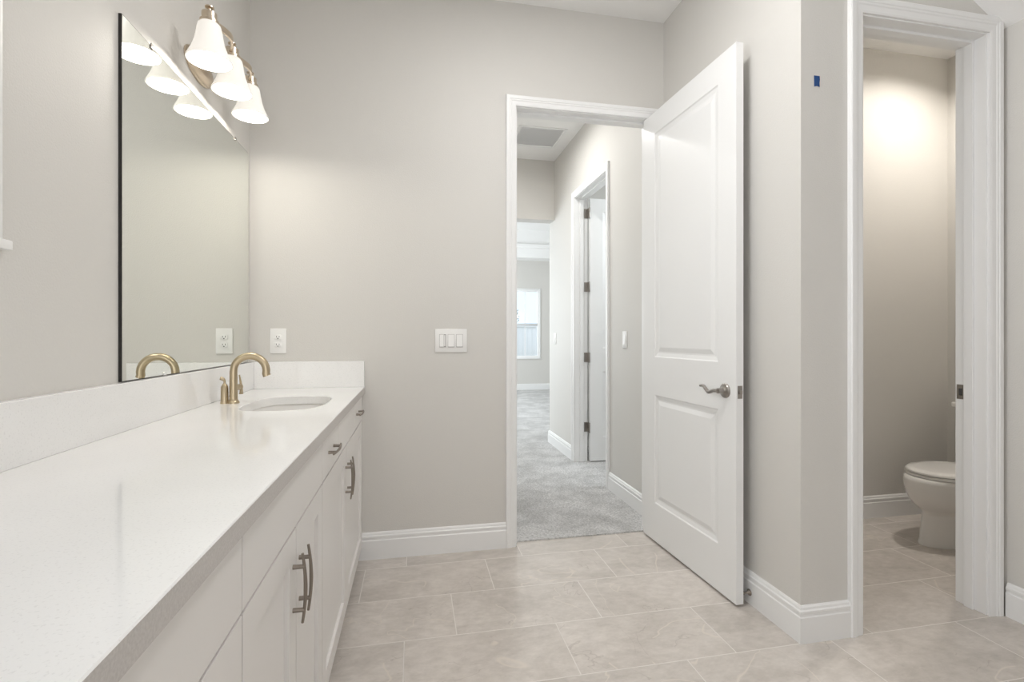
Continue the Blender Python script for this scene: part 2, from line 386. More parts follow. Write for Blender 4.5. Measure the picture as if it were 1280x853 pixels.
jamb('trim_7', CY0, CY1, DZ, HX1, HX1 + TW, lambda u, v: (v, u), (HX1 + 0.045, HX1 + 0.080))

# ------------------------------------------------------------------ windows
# bathroom window on the left wall (only its edge trim and the sill end are in frame)
w = thing('window_1', 'white trimmed window edge and sill end at far left', 'window', (XL, 0.65, WZ0), kind='structure')
bm = BM()
for y0, y1, z0, z1 in ((WY0 - 0.03, WY0, WZ0, WZ1), (WY1, WY1 + 0.03, WZ0, WZ1), (WY0 - 0.03, WY1 + 0.03, WZ1, WZ1 + 0.03)): box(bm, XL - 0.1, XL + 0.010, y0, y1, z0, z1, 0.002)
part('window_casing', bm, M['trim'], w)
bm = BM(); box(bm, XL - 0.1, XL + 0.016, WY0 - 0.05, WY1 + 0.047, WZ0 - 0.020, WZ0, 0.003); part('window_sill', bm, M['trim'], w)
bm = BM(); y0, y1 = WY0, WY1
for a, b_, c_, d_ in ((y0, y0 + 0.04, WZ0, WZ1), (y1 - 0.04, y1, WZ0, WZ1), (y0 + 0.04, y1 - 0.04, WZ0, WZ0 + 0.04), (y0 + 0.04, y1 - 0.04, WZ1 - 0.04, WZ1), (y0 + 0.04, y1 - 0.04, 1.9, 1.94)): box(bm, XL - 0.11, XL - 0.06, a, b_, c_, d_, 0.002)
part('window_frame', bm, M['vinyl'], w)
bm = BM(); box(bm, XL - 0.088, XL - 0.082, y0 + 0.04, y1 - 0.04, WZ0 + 0.04, WZ1 - 0.04); part('window_pane', bm, M['glass'], w)
# bedroom window
w = thing('window_2', 'white double-hung window with a vertical bar in the far bedroom', 'window', ((BX0 + BX1) / 2, 10.40, BZ0), kind='structure')
bm = BM(); fx0, fx1 = BX0, BX1; fy = 10.42
for a, b_, c_, d_, yo in ((fx0, fx0 + 0.045, BZ0, BZ1, 0), (fx1 - 0.045, fx1, BZ0, BZ1, 0), (fx0 + 0.045, fx1 - 0.045, BZ0, BZ0 + 0.05, 0), (fx0 + 0.045, fx1 - 0.045, BZ1 - 0.05, BZ1, 0)): box(bm, a, b_, fy, fy + 0.06, c_, d_, 0.003)
part('window_frame', bm, M['vinyl'], w)
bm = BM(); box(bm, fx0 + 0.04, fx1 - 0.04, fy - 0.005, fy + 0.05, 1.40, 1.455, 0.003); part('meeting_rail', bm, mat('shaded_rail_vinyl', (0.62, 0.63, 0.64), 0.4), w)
bm = BM(); box(bm, 2.375, 2.393, fy + 0.02, fy + 0.04, BZ0 + 0.05, 1.40); box(bm, 2.375, 2.393, fy + 0.02, fy + 0.04, 1.455, BZ1 - 0.05); part('muntin', bm, M['grille'], w)
bm = BM(); box(bm, fx0 + 0.045, fx1 - 0.045, fy + 0.027, fy + 0.033, BZ0 + 0.05, BZ1 - 0.05); part('window_pane', bm, M['glass'], w)
bm = BM(); box(bm, fx0 - 0.03, fx1 + 0.03, 10.37, 10.40, BZ0 - 0.02, BZ0, 0.004)
for a, b_ in ((fx0 - 0.02, fx0), (fx1, fx1 + 0.02)): box(bm, a, b_, 10.385, 10.40, BZ0, BZ1 + 0.02, 0.002)
box(bm, fx0, fx1, 10.385, 10.40, BZ1, BZ1 + 0.02, 0.002)
part('window_casing', bm, M['trim'], w)
# outside
bm = BM(); box(bm, -12, 16, 10.6, 40, -0.3, -0.2); struct('ground', bm, M['ground'], smooth=False)
f = thing('vinyl_fence', 'white vinyl privacy fence seen through the bedroom window', 'fence', (2.9, 15.0, -0.2))
bm = BM(); x = -4.0; i = 0
while x < 10: box(bm, x, x + 0.145, 15.0, 15.03, -0.18, 1.45, 0.006); x += 0.15
part('fence_boards', bm, M['vinyl'], f)
bm = BM(); box(bm, -4, 10, 14.97, 15.06, 1.45, 1.53, 0.01); part('top_rail', bm, M['vinyl'], f)
f = thing('tree', 'small leafy tree beyond the fence outside the bedroom window', 'tree', (4.0, 20.0, -0.2))
bm = BM(); tube(bm, smooth_path([(4.0, 20, -0.2), (4.02, 20.05, 1.0), (3.97, 20, 2.0), (4.0, 20, 2.6)]), 0.06, 8); part('trunk', bm, M['bark'], f)
bm = BM(); rnd = random.Random(2)
for i in range(260):
    a = rnd.uniform(0, 2 * PI); r = 0.34 * rnd.random() ** 0.5; h = rnd.uniform(1.75, 2.6); r *= 1 - 0.55 * abs((h - 2.0) / 0.8)
    p = Vector((4.0 + r * math.cos(a), 20 + r * math.sin(a), h)); s = rnd.uniform(0.03, 0.055)
    q = Matrix.Rotation(rnd.uniform(0, 6), 3, Vector((rnd.random(), rnd.random(), rnd.random() + 0.1)).normalized())
    vv = [bm.verts.new(p + q @ Vector(o) * s) for o in ((-1, 0, 0), (0, 0.5, 0.1), (1, 0, 0), (0, -0.5, 0.1))]
    bm.faces.new(vv)
part('foliage', bm, M['leaf'], f, smooth=False)

# ------------------------------------------------------------------ moulded two-panel door slab (local: hinge at origin, slab along +u, faces at 0 and -t)
def nested(bm, rects, P):
    """rects: list of (u0,u1,z0,z1,depth), outermost first; last one is capped"""
    rows = [[bm.verts.new(P(u, d, z)) for u, z in ((u0, z0), (u1, z0), (u1, z1), (u0, z1))] for u0, u1, z0, z1, d in rects]
    for a, b_ in zip(rows, rows[1:]):
        for i in range(4): bm.faces.new((a[i], a[(i + 1) % 4], b_[(i + 1) % 4], b_[i]))
    bm.faces.new(rows[-1]); return rows[0]
def panel_face(bm, w_, h_, cells, P, steps):
    """flat face w_ x h_ with recessed panels stacked in z; cells = [(u0,u1,z0,z1)]"""
    us = sorted({0, w_} | {c_[0] for c_ in cells} | {c_[1] for c_ in cells}); zs = sorted({0, h_} | {c_[2] for c_ in cells} | {c_[3] for c_ in cells})
    for i in range(len(us) - 1):
        for j in range(len(zs) - 1):
            u0, u1, z0, z1 = us[i], us[i + 1], zs[j], zs[j + 1]
            cell = [c_ for c_ in cells if c_[0] <= u0 + 1e-6 and c_[1] >= u1 - 1e-6 and c_[2] <= z0 + 1e-6 and c_[3] >= z1 - 1e-6]
            if cell: nested(bm, [(u0 + o, u1 - o, z0 + o, z1 - o, d) for o, d in [(0, 0)] + steps], P)
            else: bm.faces.new([bm.verts.new(P(u, 0, z)) for u, z in ((u0, z0), (u1, z0), (u1, z1), (u0, z1))])
def slab(w_, h_, t_, cells, steps, both=True, zoff=0.0):
    bm = BM()
    panel_face(bm, w_, h_, cells, lambda u, d, z: (u, d, z + zoff), steps)          # front at y=0, depth goes +y
    if both: panel_face(bm, w_, h_, cells, lambda u, d, z: (u, t_ - d, z + zoff), steps)
    else: bm.faces.new([bm.verts.new((u, t_, z + zoff)) for u, z in ((0, 0), (w_, 0), (w_, h_), (0, h_))])
    for pts in (((0, 0), (0, t_)), ((w_, 0), (w_, t_))):
        bm.faces.new([bm.verts.new((pts[0][0], pts[0][1], zoff)), bm.verts.new((pts[1][0], pts[1][1], zoff)), bm.verts.new((pts[1][0], pts[1][1], h_ + zoff)), bm.verts.new((pts[0][0], pts[0][1], h_ + zoff))])
    for z in (0, h_): bm.faces.new([bm.verts.new((u, y, z + zoff)) for u, y in ((0, 0), (w_, 0), (w_, t_), (0, t_))])
    bmesh.ops.remove_doubles(bm, verts=bm.verts, dist=1e-5)
    return bm
STEPS = [(0.006, 0.0045), (0.024, 0.0085), (0.032, 0.0085), (0.055, 0.0025)]
def lever_set(parent, u, z, yface, sgn, reach=0.055, label=None):
    """rose and lever on a door face; local coordinates; sgn = outward direction in y"""
    bm = BM(); lathe(bm, (u, yface, z), [(0.033, 0), (0.033, sgn * 0.004), (0.029, sgn * 0.009), (0.018, sgn * 0.012), (0.013, sgn * 0.016), (0.012, sgn * reach * 0.75)], 'Y', 28)
    h = part('door_handle', bm, M['nickel'], parent, local=True, label=label)
    y = yface + sgn * reach * 0.78
    bm = BM(); pts = smooth_path([(u + 0.006, y, z), (u - 0.025, y, z - 0.001), (u - 0.058, y, z - 0.012), (u - 0.078, y, z - 0.002), (u - 0.098, y, z + 0.013), (u - 0.122, y, z + 0.012)])
    n_ = len(pts); tube(bm, pts, [0.0115 - 0.0045 * i / (n_ - 1) for i in range(n_)], 12, flat=0.8)
    part('lever', bm, M['nickel'], h, local=True)
    return h
# bathroom door, open ninety-odd degrees against the right side wall
DW, DH, DT = 0.812, 2.438, 0.035
dv = Vector((1.368 - 1.338, 1.889 - 2.700)); ang = math.atan2(dv.y, dv.x)
d1 = thing('door_1', 'white two-panel door standing open between doorway and right side wall', 'door', (1.338, 2.699, 0.012), (0, 0, ang), kind='structure')
cells = [(0.125, DW - 0.125, 0.215, 0.83), (0.125, DW - 0.125, 1.045, 2.315)]
sl_ = slab(DW, DH, DT, cells, STEPS)
bmesh.ops.transform(sl_, matrix=Matrix.Scale(1, 4), verts=sl_.verts)
part('door_slab', sl_, M['door'], d1, local=True, smooth=False)
# in local coordinates +y is away from the visible face? checked below: visible face is y=0 (facing room) after rotation
lever_set(d1, DW - 0.072, 0.920, 0.0, -1)
lever_set(d1, DW - 0.072, 0.920, DT, 1, reach=0.043)
bm = BM(); box(bm, DW, DW + 0.0015, 0.006, 0.029, 0.892, 0.948, 0.0005, 1); lp = part('latch_plate', bm, M['nickel'], d1, local=True)
bm = BM(); box(bm, DW + 0.0015, DW + 0.011, 0.011, 0.024, 0.911, 0.929, 0.003); part('latch_bolt', bm, M['nickel'], lp, local=True)
# closet door, opened into the closet, hinged on the far jamb
d2 = thing('door_2', 'white hall door opened away into the bright side room', 'door', (HX1 + TW + 0.012, CY1 - 0.043, 0.018), (0, 0, 0), kind='structure')
part('door_slab', slab(0.755, 2.432, 0.035, [(0.125, 0.63, 0.215, 0.83), (0.125, 0.63, 1.045, 2.315)], STEPS), M['door'], d2, local=True, smooth=False)
lever_set(d2, 0.685, 0.92, 0.0, -1)
for z in (0.31, 0.96, 1.615, 2.30):
    bm = BM(); X0 = -0.012
    lathe(bm, (X0 + 0.004, -0.006, z - 0.045), [(0.006, -0.002), (0.0065, 0), (0.0065, 0.09), (0.006, 0.092)], 'Z', 12)
    box(bm, X0 + 0.006, X0 + 0.0125, -0.001, 0.030, z - 0.044, z + 0.044, 0.001, 1)
    box(bm, -0.045, X0 + 0.004, 0.0405, 0.0425, z - 0.044, z + 0.044, 0.0004, 1)
    box(bm, X0 - 0.002, X0 + 0.008, -0.004, 0.042, z - 0.044, z + 0.044, 0.001, 1)
    part('hinge', bm, M['nickel'], d2, local=True)

# strike plate on the toilet jamb
s = thing('strike_plate', 'small dark metal strike plate on the toilet doorway jamb', 'strike plate', (TX1, YT + 0.10, 0.93))
bm = BM(); box(bm, TX1 - 0.0018, TX1, YT + 0.083, YT + 0.114, 0.898, 0.962, 0.0006, 1); part('plate', bm, M['nickel'], s)
bm = BM(); box(bm, TX1 - 0.0022, TX1 - 0.001, YT + 0.091, YT + 0.105, 0.915, 0.945); part('latch_hole', bm, M['slot'], s, smooth=False)
# strike plate on the left jamb of the bathroom doorway
s = thing('strike_plate', 'thin metal strike plate on the left jamb of the hallway doorway', 'strike plate', (DX0, YB + 0.02, 0.93))
bm = BM(); box(bm, DX0, DX0 + 0.0018, YB + 0.006, YB + 0.036, 0.898, 0.962, 0.0006, 1); part('plate', bm, M['nickel'], s)
bm = BM(); box(bm, DX0 + 0.0012, DX0 + 0.0022, YB + 0.013, YB + 0.027, 0.915, 0.945); part('latch_hole', bm, M['slot'], s, smooth=False)

# ------------------------------------------------------------------ vanity cabinets
XF = -0.262; XBK = XL; ZB, ZS, ZTOP = 0.085, 0.742, 0.875
FT = 0.019
def pull(parent, root, y, z, vertical):
    """bowed bar pull with two posts, on the cabinet face"""
    bm = BM(); L = 0.077; S = 0.048
    def P(a, x): return (XF + x, y, z + a) if vertical else (XF + x, y + a, z)
    pts = [P(L * s_, 0.0265 - 0.0065 * s_ * s_) for s_ in [i / 8 - 1 for i in range(17)]]
    rad = [0.0030 + 0.0014 * (1 - abs(i / 8 - 1)) for i in range(17)]
    tube(bm, pts, rad, 12)
    for sg in (-1, 1): tube(bm, [P(sg * S, -0.001), P(sg * S, 0.012), P(sg * S, 0.0240)], [0.0052, 0.0048, 0.0046], 12)
    return part('handle', bm, M['pull'], parent, root)
def front(name, root, y0, y1, z0, z1, shaker):
    g = 0.0024
    w_, h_ = (y1 - y0) - 2 * g, (z1 - z0) - 2 * g
    if shaker: bm = slab(w_, h_, FT, [(0.062, w_ - 0.062, 0.062, h_ - 0.062)], [(0.0008, 0.0095), (0.0009, 0.0096)], both=False)
    else: bm = BM(); box(bm, 0, w_, 0, FT, 0, h_, 0.0012, 1)
    # local (u, depth, z) -> world: u along +Y, depth into -X
    for v_ in bm.verts:
        u, d, z = v_.co; v_.co = (XF - d, y0 + g + u, z0 + g + z)
    return part(name, bm, M['cabinet'], root, smooth=False)
def cabinet(label, y0, y1):
    r = thing('vanity_cabinet', label, 'cabinet', ((XF + XBK) / 2, (y0 + y1) / 2, 0), group='white shaker vanity cabinets')
    bm = BM(); b0 = XF - FT - 0.001
    box(bm, XBK + 0.002, b0, y0, y0 + 0.018, ZB, ZTOP); box(bm, XBK + 0.002, b0, y1 - 0.018, y1, ZB, ZTOP)
    box(bm, XBK + 0.002, b0, y0 + 0.018, y1 - 0.018, ZB, ZB + 0.018); box(bm, XBK + 0.002, XBK + 0.008, y0 + 0.018, y1 - 0.018, ZB + 0.018, ZTOP)
    box(bm, b0 - 0.06, b0, y0 + 0.018, y1 - 0.018, ZTOP - 0.02, ZTOP)
    part('body', bm, M['gap'], r, smooth=False)
    bm = BM(); box(bm, XF - 0.09, XF - 0.075, y0, y1, 0, ZB); part('toe_kick', bm, M['cabinet'], r, smooth=False)
    return r
r = cabinet('white vanity cabinet nearest the camera, mostly cut by the frame corner', 0.0, 0.833)
front('drawer', r, 0.0, 0.833, ZS, ZTOP, False)
front('cabinet_door', r, 0.417, 0.833, ZB, ZS, True); front('cabinet_door', r, 0.0, 0.417, ZB, ZS, True)
r = cabinet('white vanity cabinet with plain top panel over two doors, second from near end', 0.833, 1.518)
front('false_front', r, 0.833, 1.518, ZS, ZTOP, False)
d = front('cabinet_door', r, 0.833, 1.190, ZB, ZS, True); pull(d, r, 1.160, 0.615, True)
d = front('cabinet_door', r, 1.190, 1.518, ZB, ZS, True); pull(d, r, 1.221, 0.610, True)
r = cabinet('white vanity sink cabinet under the basin, against the back wall, with drawers and doors', 1.518, 2.640)
d = front('drawer', r, 1.518, 1.830, ZS, ZTOP, False); pull(d, r, 1.670, 0.810, False)
front('false_front', r, 1.830, 2.300, ZS, ZTOP, False)
d = front('drawer', r, 2.300, 2.640, ZS, ZTOP, False); pull(d, r, 2.43, 0.810, False)
d = front('cabinet_door', r, 1.518, 2.040, ZB, ZS, True); pull(d, r, 2.013, 0.612, True)
d = front('cabinet_door', r, 2.040, 2.640, ZB, ZS, True); pull(d, r, 2.070, 0.612, True)
bm = BM(); box(bm, XF - FT, XF - 0.004, 2.642, YB - 0.001, ZB, ZTOP, 0.001, 1); part('filler_strip', bm, M['cabinet'], r, smooth=False)

# ------------------------------------------------------------------ countertop with undermount sink cut-out
ZT = 0.910; XE = -0.251
SCX, SCY, SAX, SAY = -0.488, 2.092, 0.150, 0.222
def sup(ax, ay, z, n=56, e=3.1, cx=SCX, cy_=SCY):
    out = []
    for i in range(n):
        a = 2 * PI * i / n; ca, sa = math.cos(a), math.sin(a)
        out.append(Vector((cx + ax * math.copysign(abs(ca) ** (2 / e), ca), cy_ + ay * math.copysign(abs(sa) ** (2 / e), sa), z)))
    return out
ct = thing('countertop', 'long white quartz vanity counter with low backsplash', 'countertop', ((XL + XE) / 2, 1.2, ZTOP))
bm = BM(); CYN = -0.10
outer = [(XL + 0.001, CYN), (XE, CYN), (XE, YB - 0.001), (XL + 0.001, YB - 0.001)]
def ring_face(z, inset=0.0):
    ov = [bm.verts.new((x + (-inset if i in (1, 2) else 0), y + (inset if i in (0, 1) else 0), z)) for i, (x, y) in enumerate(outer)]
    hv = [bm.verts.new(p) for p in sup(SAX + inset, SAY + inset, z)]
    es = [bm.edges.new((a[i], a[(i + 1) % len(a)])) for a in (ov, hv) for i in range(len(a))]
    return ov, hv, es
o1, h1, e1 = ring_face(ZT, 0.002); bmesh.ops.triangle_fill(bm, use_beauty=True, edges=e1)
o2, h2, e2 = ring_face(ZTOP, 0.0); bmesh.ops.triangle_fill(bm, use_beauty=True, edges=e2)
o3 = [bm.verts.new((x, y, ZT - 0.002)) for x, y in outer]; h3 = [bm.verts.new(p) for p in sup(SAX, SAY, ZT - 0.002)]
for A_, B_ in ((o1, o3), (o3, o2), (h1, h3), (h3, h2)):
    for i in range(len(A_)): bm.faces.new((A_[i], A_[(i + 1) % len(A_)], B_[(i + 1) % len(A_)], B_[i]))
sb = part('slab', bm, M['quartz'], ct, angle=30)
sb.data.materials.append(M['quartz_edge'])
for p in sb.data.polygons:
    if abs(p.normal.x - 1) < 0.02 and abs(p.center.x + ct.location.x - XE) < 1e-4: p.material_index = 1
bm = BM(); box(bm, XL + 0.001, -0.785, CYN, YB - 0.001, ZT, 1.045, 0.0015, 1); part('backsplash', bm, M['quartz'], ct, smooth=False)
bm = BM(); box(bm, -0.785, XE - 0.002, YB - 0.021, YB - 0.001, ZT, 1.045, 0.0015, 1); part('backsplash', bm, M['quartz'], ct, smooth=False)

# sink
sk = thing('sink', 'white oval undermount basin set in the counter', 'sink', (SCX, SCY, ZTOP - 0.15))
bm = BM()
prof_in = [(1.06, ZTOP - 0.0005), (1.03, ZTOP - 0.0005), (1.015, ZTOP - 0.006), (1.0, ZTOP - 0.03), (0.95, ZTOP - 0.075), (0.82, ZTOP - 0.115), (0.6, ZTOP - 0.132), (0.3, ZTOP - 0.138), (0.11, ZTOP - 0.141)]
rings = [sup(SAX * s_, SAY * s_, z) for s_, z in prof_in]
outr = [sup(SAX * s_ + 0.010, SAY * s_ + 0.010, z - (0.010 if i > 1 else 0.0)) for i, (s_, z) in enumerate(prof_in)]
vin = [[bm.verts.new(p) for p in r_] for r_ in rings]; vout = [[bm.verts.new(p) for p in r_] for r_ in outr]
for st in (vin, vout):
    for a, b_ in zip(st, st[1:]):
        for i in range(56): bm.faces.new((a[i], a[(i + 1) % 56], b_[(i + 1) % 56], b_[i]))
for a, b_ in ((vin[0], vout[0]), (vin[-1], vout[-1])):
    for i in range(56): bm.faces.new((a[i], a[(i + 1) % 56], b_[(i + 1) % 56], b_[i]))
part('basin', bm, M['porcelain'], sk, angle=60)
bm = BM(); lathe(bm, (SCX, SCY, ZTOP - 0.1495), [(0.026, 0), (0.026, 0.008), (0.022, 0.010), (0.018, 0.009), (0.017, 0.012), (0.0, 0.014)], 'Z', 24); part('drain', bm, M['gold'], sk)

# faucet
FX, FY = -0.698, 2.118
fc = thing('faucet', 'champagne bronze gooseneck faucet behind the basin', 'faucet', (FX, FY, ZT))
bm = BM()
arc = [(FX, FY, ZT + 0.0)] + [(FX, FY, ZT + h_) for h_ in (0.03, 0.07, 0.105, 0.125)]
R = 0.060; cxa = FX + R; cza = ZT + 0.128
for i in range(1, 15):
    a = PI - i / 14 * math.radians(192); arc.append((cxa + R * math.cos(a), FY, cza + R * 0.98 * math.sin(a)))
a = PI - math.radians(192); tx, tz = math.sin(a), -math.cos(a)
arc.append((arc[-1][0] + 0.004, FY, arc[-1][2] - 0.010))
rad = [0.0155, 0.0150, 0.0145, 0.0142, 0.0140] + [0.0138 + 0.0008 * i / 14 for i in range(14)] + [0.0150]
tube(bm, arc, rad, 22, up=(0, 1, 0)); part('spout', bm, M['gold'], fc, angle=50)
bm = BM(); lathe(bm, (FX, FY, ZT), [(0.021, 0), (0.021, 0.006), (0.018, 0.010), (0.0165, 0.014)], 'Z', 28); part('base_ring', bm, M['gold'], fc)
bm = BM(); lathe(bm, (FX - 0.031, FY - 0.004, ZT), [(0.0155, 0), (0.0155, 0.004), (0.0140, 0.012), (0.0130, 0.066), (0.0085, 0.074), (0.004, 0.080), (0.0035, 0.092)], 'Z', 24)
tube(bm, smooth_path([(FX - 0.031, FY - 0.004, ZT + 0.088), (FX - 0.036, FY - 0.005, ZT + 0.096), (FX - 0.046, FY - 0.006, ZT + 0.100)], 4), [0.0045, 0.005, 0.0055, 0.006, 0.0065, 0.007, 0.007, 0.007, 0.006], 12)
part('lift_rod', bm, M['gold'], fc)
bm = BM(); tube(bm, [(FX, FY + 0.005, ZT + 0.060), (FX + 0.004, FY + 0.026, ZT + 0.060), (FX + 0.010, FY + 0.048, ZT + 0.060)], [0.012, 0.012, 0.0115], 18); hd = part('handle', bm, M['gold'], fc)
bm = BM(); tube(bm, smooth_path([(FX + 0.012, FY + 0.050, ZT + 0.030), (FX + 0.012, FY + 0.051, ZT + 0.050), (FX + 0.009, FY + 0.052, ZT + 0.080), (FX + 0.004, FY + 0.054, ZT + 0.108)], 4), [0.0105 - 0.0006 * i for i in range(13)], 14, flat=0.7); part('lever', bm, M['gold'], hd, fc)

# ------------------------------------------------------------------ mirror
MY0, MY1, MZ0, MZ1, MX = 1.561, 2.634, 1.047, 2.080, -0.801
mi = thing('mirror', 'large frameless vanity mirror on the left wall above the counter', 'mirror', (XL, (MY0 + MY1) / 2, MZ0))
bm = BM(); bm.faces.new([bm.verts.new((MX, y, z)) for y, z in ((MY0 + 0.0015, MZ0 + 0.0015), (MY1 - 0.0015, MZ0 + 0.0015), (MY1 - 0.0015, MZ1 - 0.0015), (MY0 + 0.0015, MZ1 - 0.0015))])
part('mirror_glass', bm, M['mirror'], mi, smooth=False)
bm = BM(); box(bm, XL + 0.0005, MX - 0.0004, MY0, MY1, MZ0, MZ1); part('mirror_backing', bm, M['darkedge'], mi, smooth=False, label='dark edge of the mirror')
for y, z, sg in ((1.80, MZ0, 1), (2.42, MZ0, 1), (1.72, MZ1, -1), (2.45, MZ1, -1)):
    bm = BM(); box(bm, MX - 0.0003, MX + 0.004, y - 0.009, y + 0.009, z + (0.0 if sg > 0 else -0.010), z + (0.010 if sg > 0 else 0.006), 0.002)
    part('mirror_clip', bm, M['clip'] if sg > 0 else M['nickel'], mi)

# ------------------------------------------------------------------ vanity light, three bell shades
LX = -0.69; LYS = (1.863, 2.078, 2.295); LZ = 2.122
vl = thing('vanity_light', 'three-shade brushed nickel vanity light above the mirror', 'wall lamp', (XL, 2.078, 2.20))
bm = BM()
def oval(x, ry, rz, n=40): return [Vector((x, 2.078 + ry * math.cos(2 * PI * i / n), 2.205 + rz * math.sin(2 * PI * i / n))) for i in range(n)]
loft(bm, [oval(XL + 0.0005, 0.120, 0.056), oval(XL + 0.006, 0.120, 0.056), oval(XL + 0.008, 0.113, 0.050), oval(XL + 0.014, 0.111, 0.048), oval(XL + 0.020, 0.095, 0.040), oval(XL + 0.023, 0.06, 0.024)])
part('backplate', bm, M['fixture'], vl)
bm = BM(); tube(bm, smooth_path([(XL + 0.02, 2.078, 2.205), (XL + 0.05, 2.078, 2.215), (XL + 0.075, 2.078, 2.262)], 5), 0.010, 14)
# flat bowed bar that carries the sockets
pts = []
for i in range(33):
    s_ = i / 16 - 1; yy_ = 2.079 + s_ * 0.2165
    pts.append((LX + 0.016 - 0.016 * math.cos(s_ * 2 * 2 * PI * 0.5 * 2 / 2 * 1.0), yy_, 2.274))
loft(bm, [[Vector((x + dx, y, z + dz)) for dx, dz in ((-0.004, -0.011), (0.004, -0.011), (0.004, 0.011), (-0.004, 0.011))] for x, y, z in pts])
part('arm', bm, M['fixture'], vl)
bell = [(0.071, 0.0), (0.0705, 0.004), (0.064, 0.018), (0.055, 0.038), (0.047, 0.062), (0.0415, 0.088), (0.038, 0.110), (0.035, 0.124), (0.028, 0.132), (0.016, 0.135)]
for y in LYS:
    bm = BM(); lathe(bm, (LX, y, LZ), [(0.030, 0.128), (0.030, 0.140), (0.024, 0.144), (0.024, 0.166), (0.017, 0.170), (0.006, 0.172), (0.006, 0.182), (0.014, 0.185), (0.014, 0.189), (0.0, 0.191)], 'Z', 28)
    so = part('socket', bm, M['fixture'], vl)
    bm = BM(); inner = [(r_ - 0.004, h_ + (0.0 if i == 0 else 0.001)) for i, (r_, h_) in enumerate(bell)]
    lathe(bm, (LX, y, LZ), bell[::-1] + inner, 'Z', 40, cap0=True, cap1=True)
    sh_ = part('lamp_shade', bm, M['shade'], so, vl, angle=60)
    sh_.data.materials.append(M['shade_inside'])
    no_ = (len(bell) - 1) * 40
    for p in sh_.data.polygons:
        if p.index >= no_ + 40 and p.index != (2 * len(bell) - 1) * 40: p.material_index = 1
    bm = BM(); lathe(bm, (LX, y, LZ), [(0.002, 0.030), (0.014, 0.033), (0.026, 0.045), (0.030, 0.060), (0.026, 0.078), (0.014, 0.098), (0.012, 0.120)], 'Z', 24); part('bulb', bm, M['bulb'], so, vl)
    l = bpy.data.lights.new('vanity_bulb_glow', 'POINT'); l.energy = 1.1; l.color = (1.0, 0.95, 0.85); l.shadow_soft_size = 0.012
    lo = bpy.data.objects.new('vanity_bulb_glow', l); COL.objects.link(lo); lo.location = (LX, y, LZ + 0.012)

# ------------------------------------------------------------------ wall plates
def plate_back(name, label, cat, cx, z, w_, build, group=None):
    r_ = thing(name, label, cat, (cx, YB, z), group=group)
    bm = BM(); box(bm, cx - w_ / 2, cx + w_ / 2, YB - 0.006, YB - 0.0003, z - 0.0635, z + 0.0635, 0.0025); part('plate', bm, M['plastic'], r_)
    build(r_, cx, z); return r_
def duplex(r_, cx, z):
    for dz in (-0.0195, 0.0195):
        bm = BM(); n = 28; rings = []
        for yo, s_ in ((YB - 0.005, 1), (YB - 0.0085, 1), (YB - 0.009, 0.95)):
            rings.append([Vector((cx + max(-0.0172, min(0.0172, 0.0175 * s_ * math.cos(2 * PI * i / n) * 1.25)) * 1, yo, z + dz + 0.0145 * s_ * math.sin(2 * PI * i / n))) for i in range(n)])
        loft(bm, rings); rc = part('receptacle', bm, M['plastic'], r_)
        bm = BM()
        box(bm, cx - 0.0075, cx - 0.0050, YB - 0.0095, YB - 0.0088, z + dz - 0.002, z + dz + 0.0065); box(bm, cx + 0.0050, cx + 0.0075, YB - 0.0095, YB - 0.0088, z + dz - 0.001, z + dz + 0.006)
        lathe(bm, (cx, YB - 0.0092, z + dz - 0.0075), [(0.0028, -0.0003), (0.0028, 0.0004)], 'Y', 12)
        part('slots', bm, M['slot'], rc, r_, smooth=False)
    bm = BM(); lathe(bm, (cx, YB - 0.006, z), [(0.003, 0), (0.0028, -0.0012)], 'Y', 12); part('screw', bm, M['plastic'], r_)
plate_back('outlet', 'white duplex power outlet on the back wall beside the mirror', 'outlet', -0.676, 1.151, 0.077, duplex)
def rocker3(r_, cx, z):
    for i, dx in enumerate((-0.0455, 0.0, 0.0455)):
        w2 = 0.0165
        bm = BM(); box(bm, cx + dx - w2 - 0.0016, cx + dx + w2 + 0.0016, YB - 0.0066, YB - 0.0055, z - 0.0362, z + 0.0346); fr = part('rocker_gap_shade', bm, M['gap_grey'], r_, smooth=False)  # grey sheet standing for the shade around each rocker
        bm = BM(); t0, t1 = (0.0085, 0.0125) if i == 0 else (0.0075, 0.0125)
        x0, x1 = cx + dx - w2, cx + dx + w2
        if i == 0: x1 = x0 + 0.022
        vv = [bm.verts.new(p) for p in ((x0, YB - 0.006, z - 0.033), (x1, YB - 0.006, z - 0.033), (x1, YB - 0.006, z + 0.033), (x0, YB - 0.006, z + 0.033),
              (x0, YB - t1, z - 0.033), (x1, YB - t1, z - 0.033), (x1, YB - t0, z + 0.033), (x0, YB - t0, z + 0.033))]
        for f_ in ((0, 1, 2, 3), (4, 7, 6, 5), (0, 4, 5, 1), (1, 5, 6, 2), (2, 6, 7, 3), (3, 7, 4, 0)): bm.faces.new([vv[j] for j in f_])
        part('rocker', bm, M['plastic'], fr, r_, smooth=False)
        if i == 0:
            bm = BM(); box(bm, x1 + 0.002, x1 + 0.0085, YB - 0.0085, YB - 0.006, z - 0.03, z + 0.03, 0.0005, 1); part('dimmer_slider', bm, M['plastic'], fr, r_)
plate_back('switch_plate', 'white three-gang switch plate on the back wall left of the doorway', 'light switch', 0.200, 1.151, 0.172, rocker3)
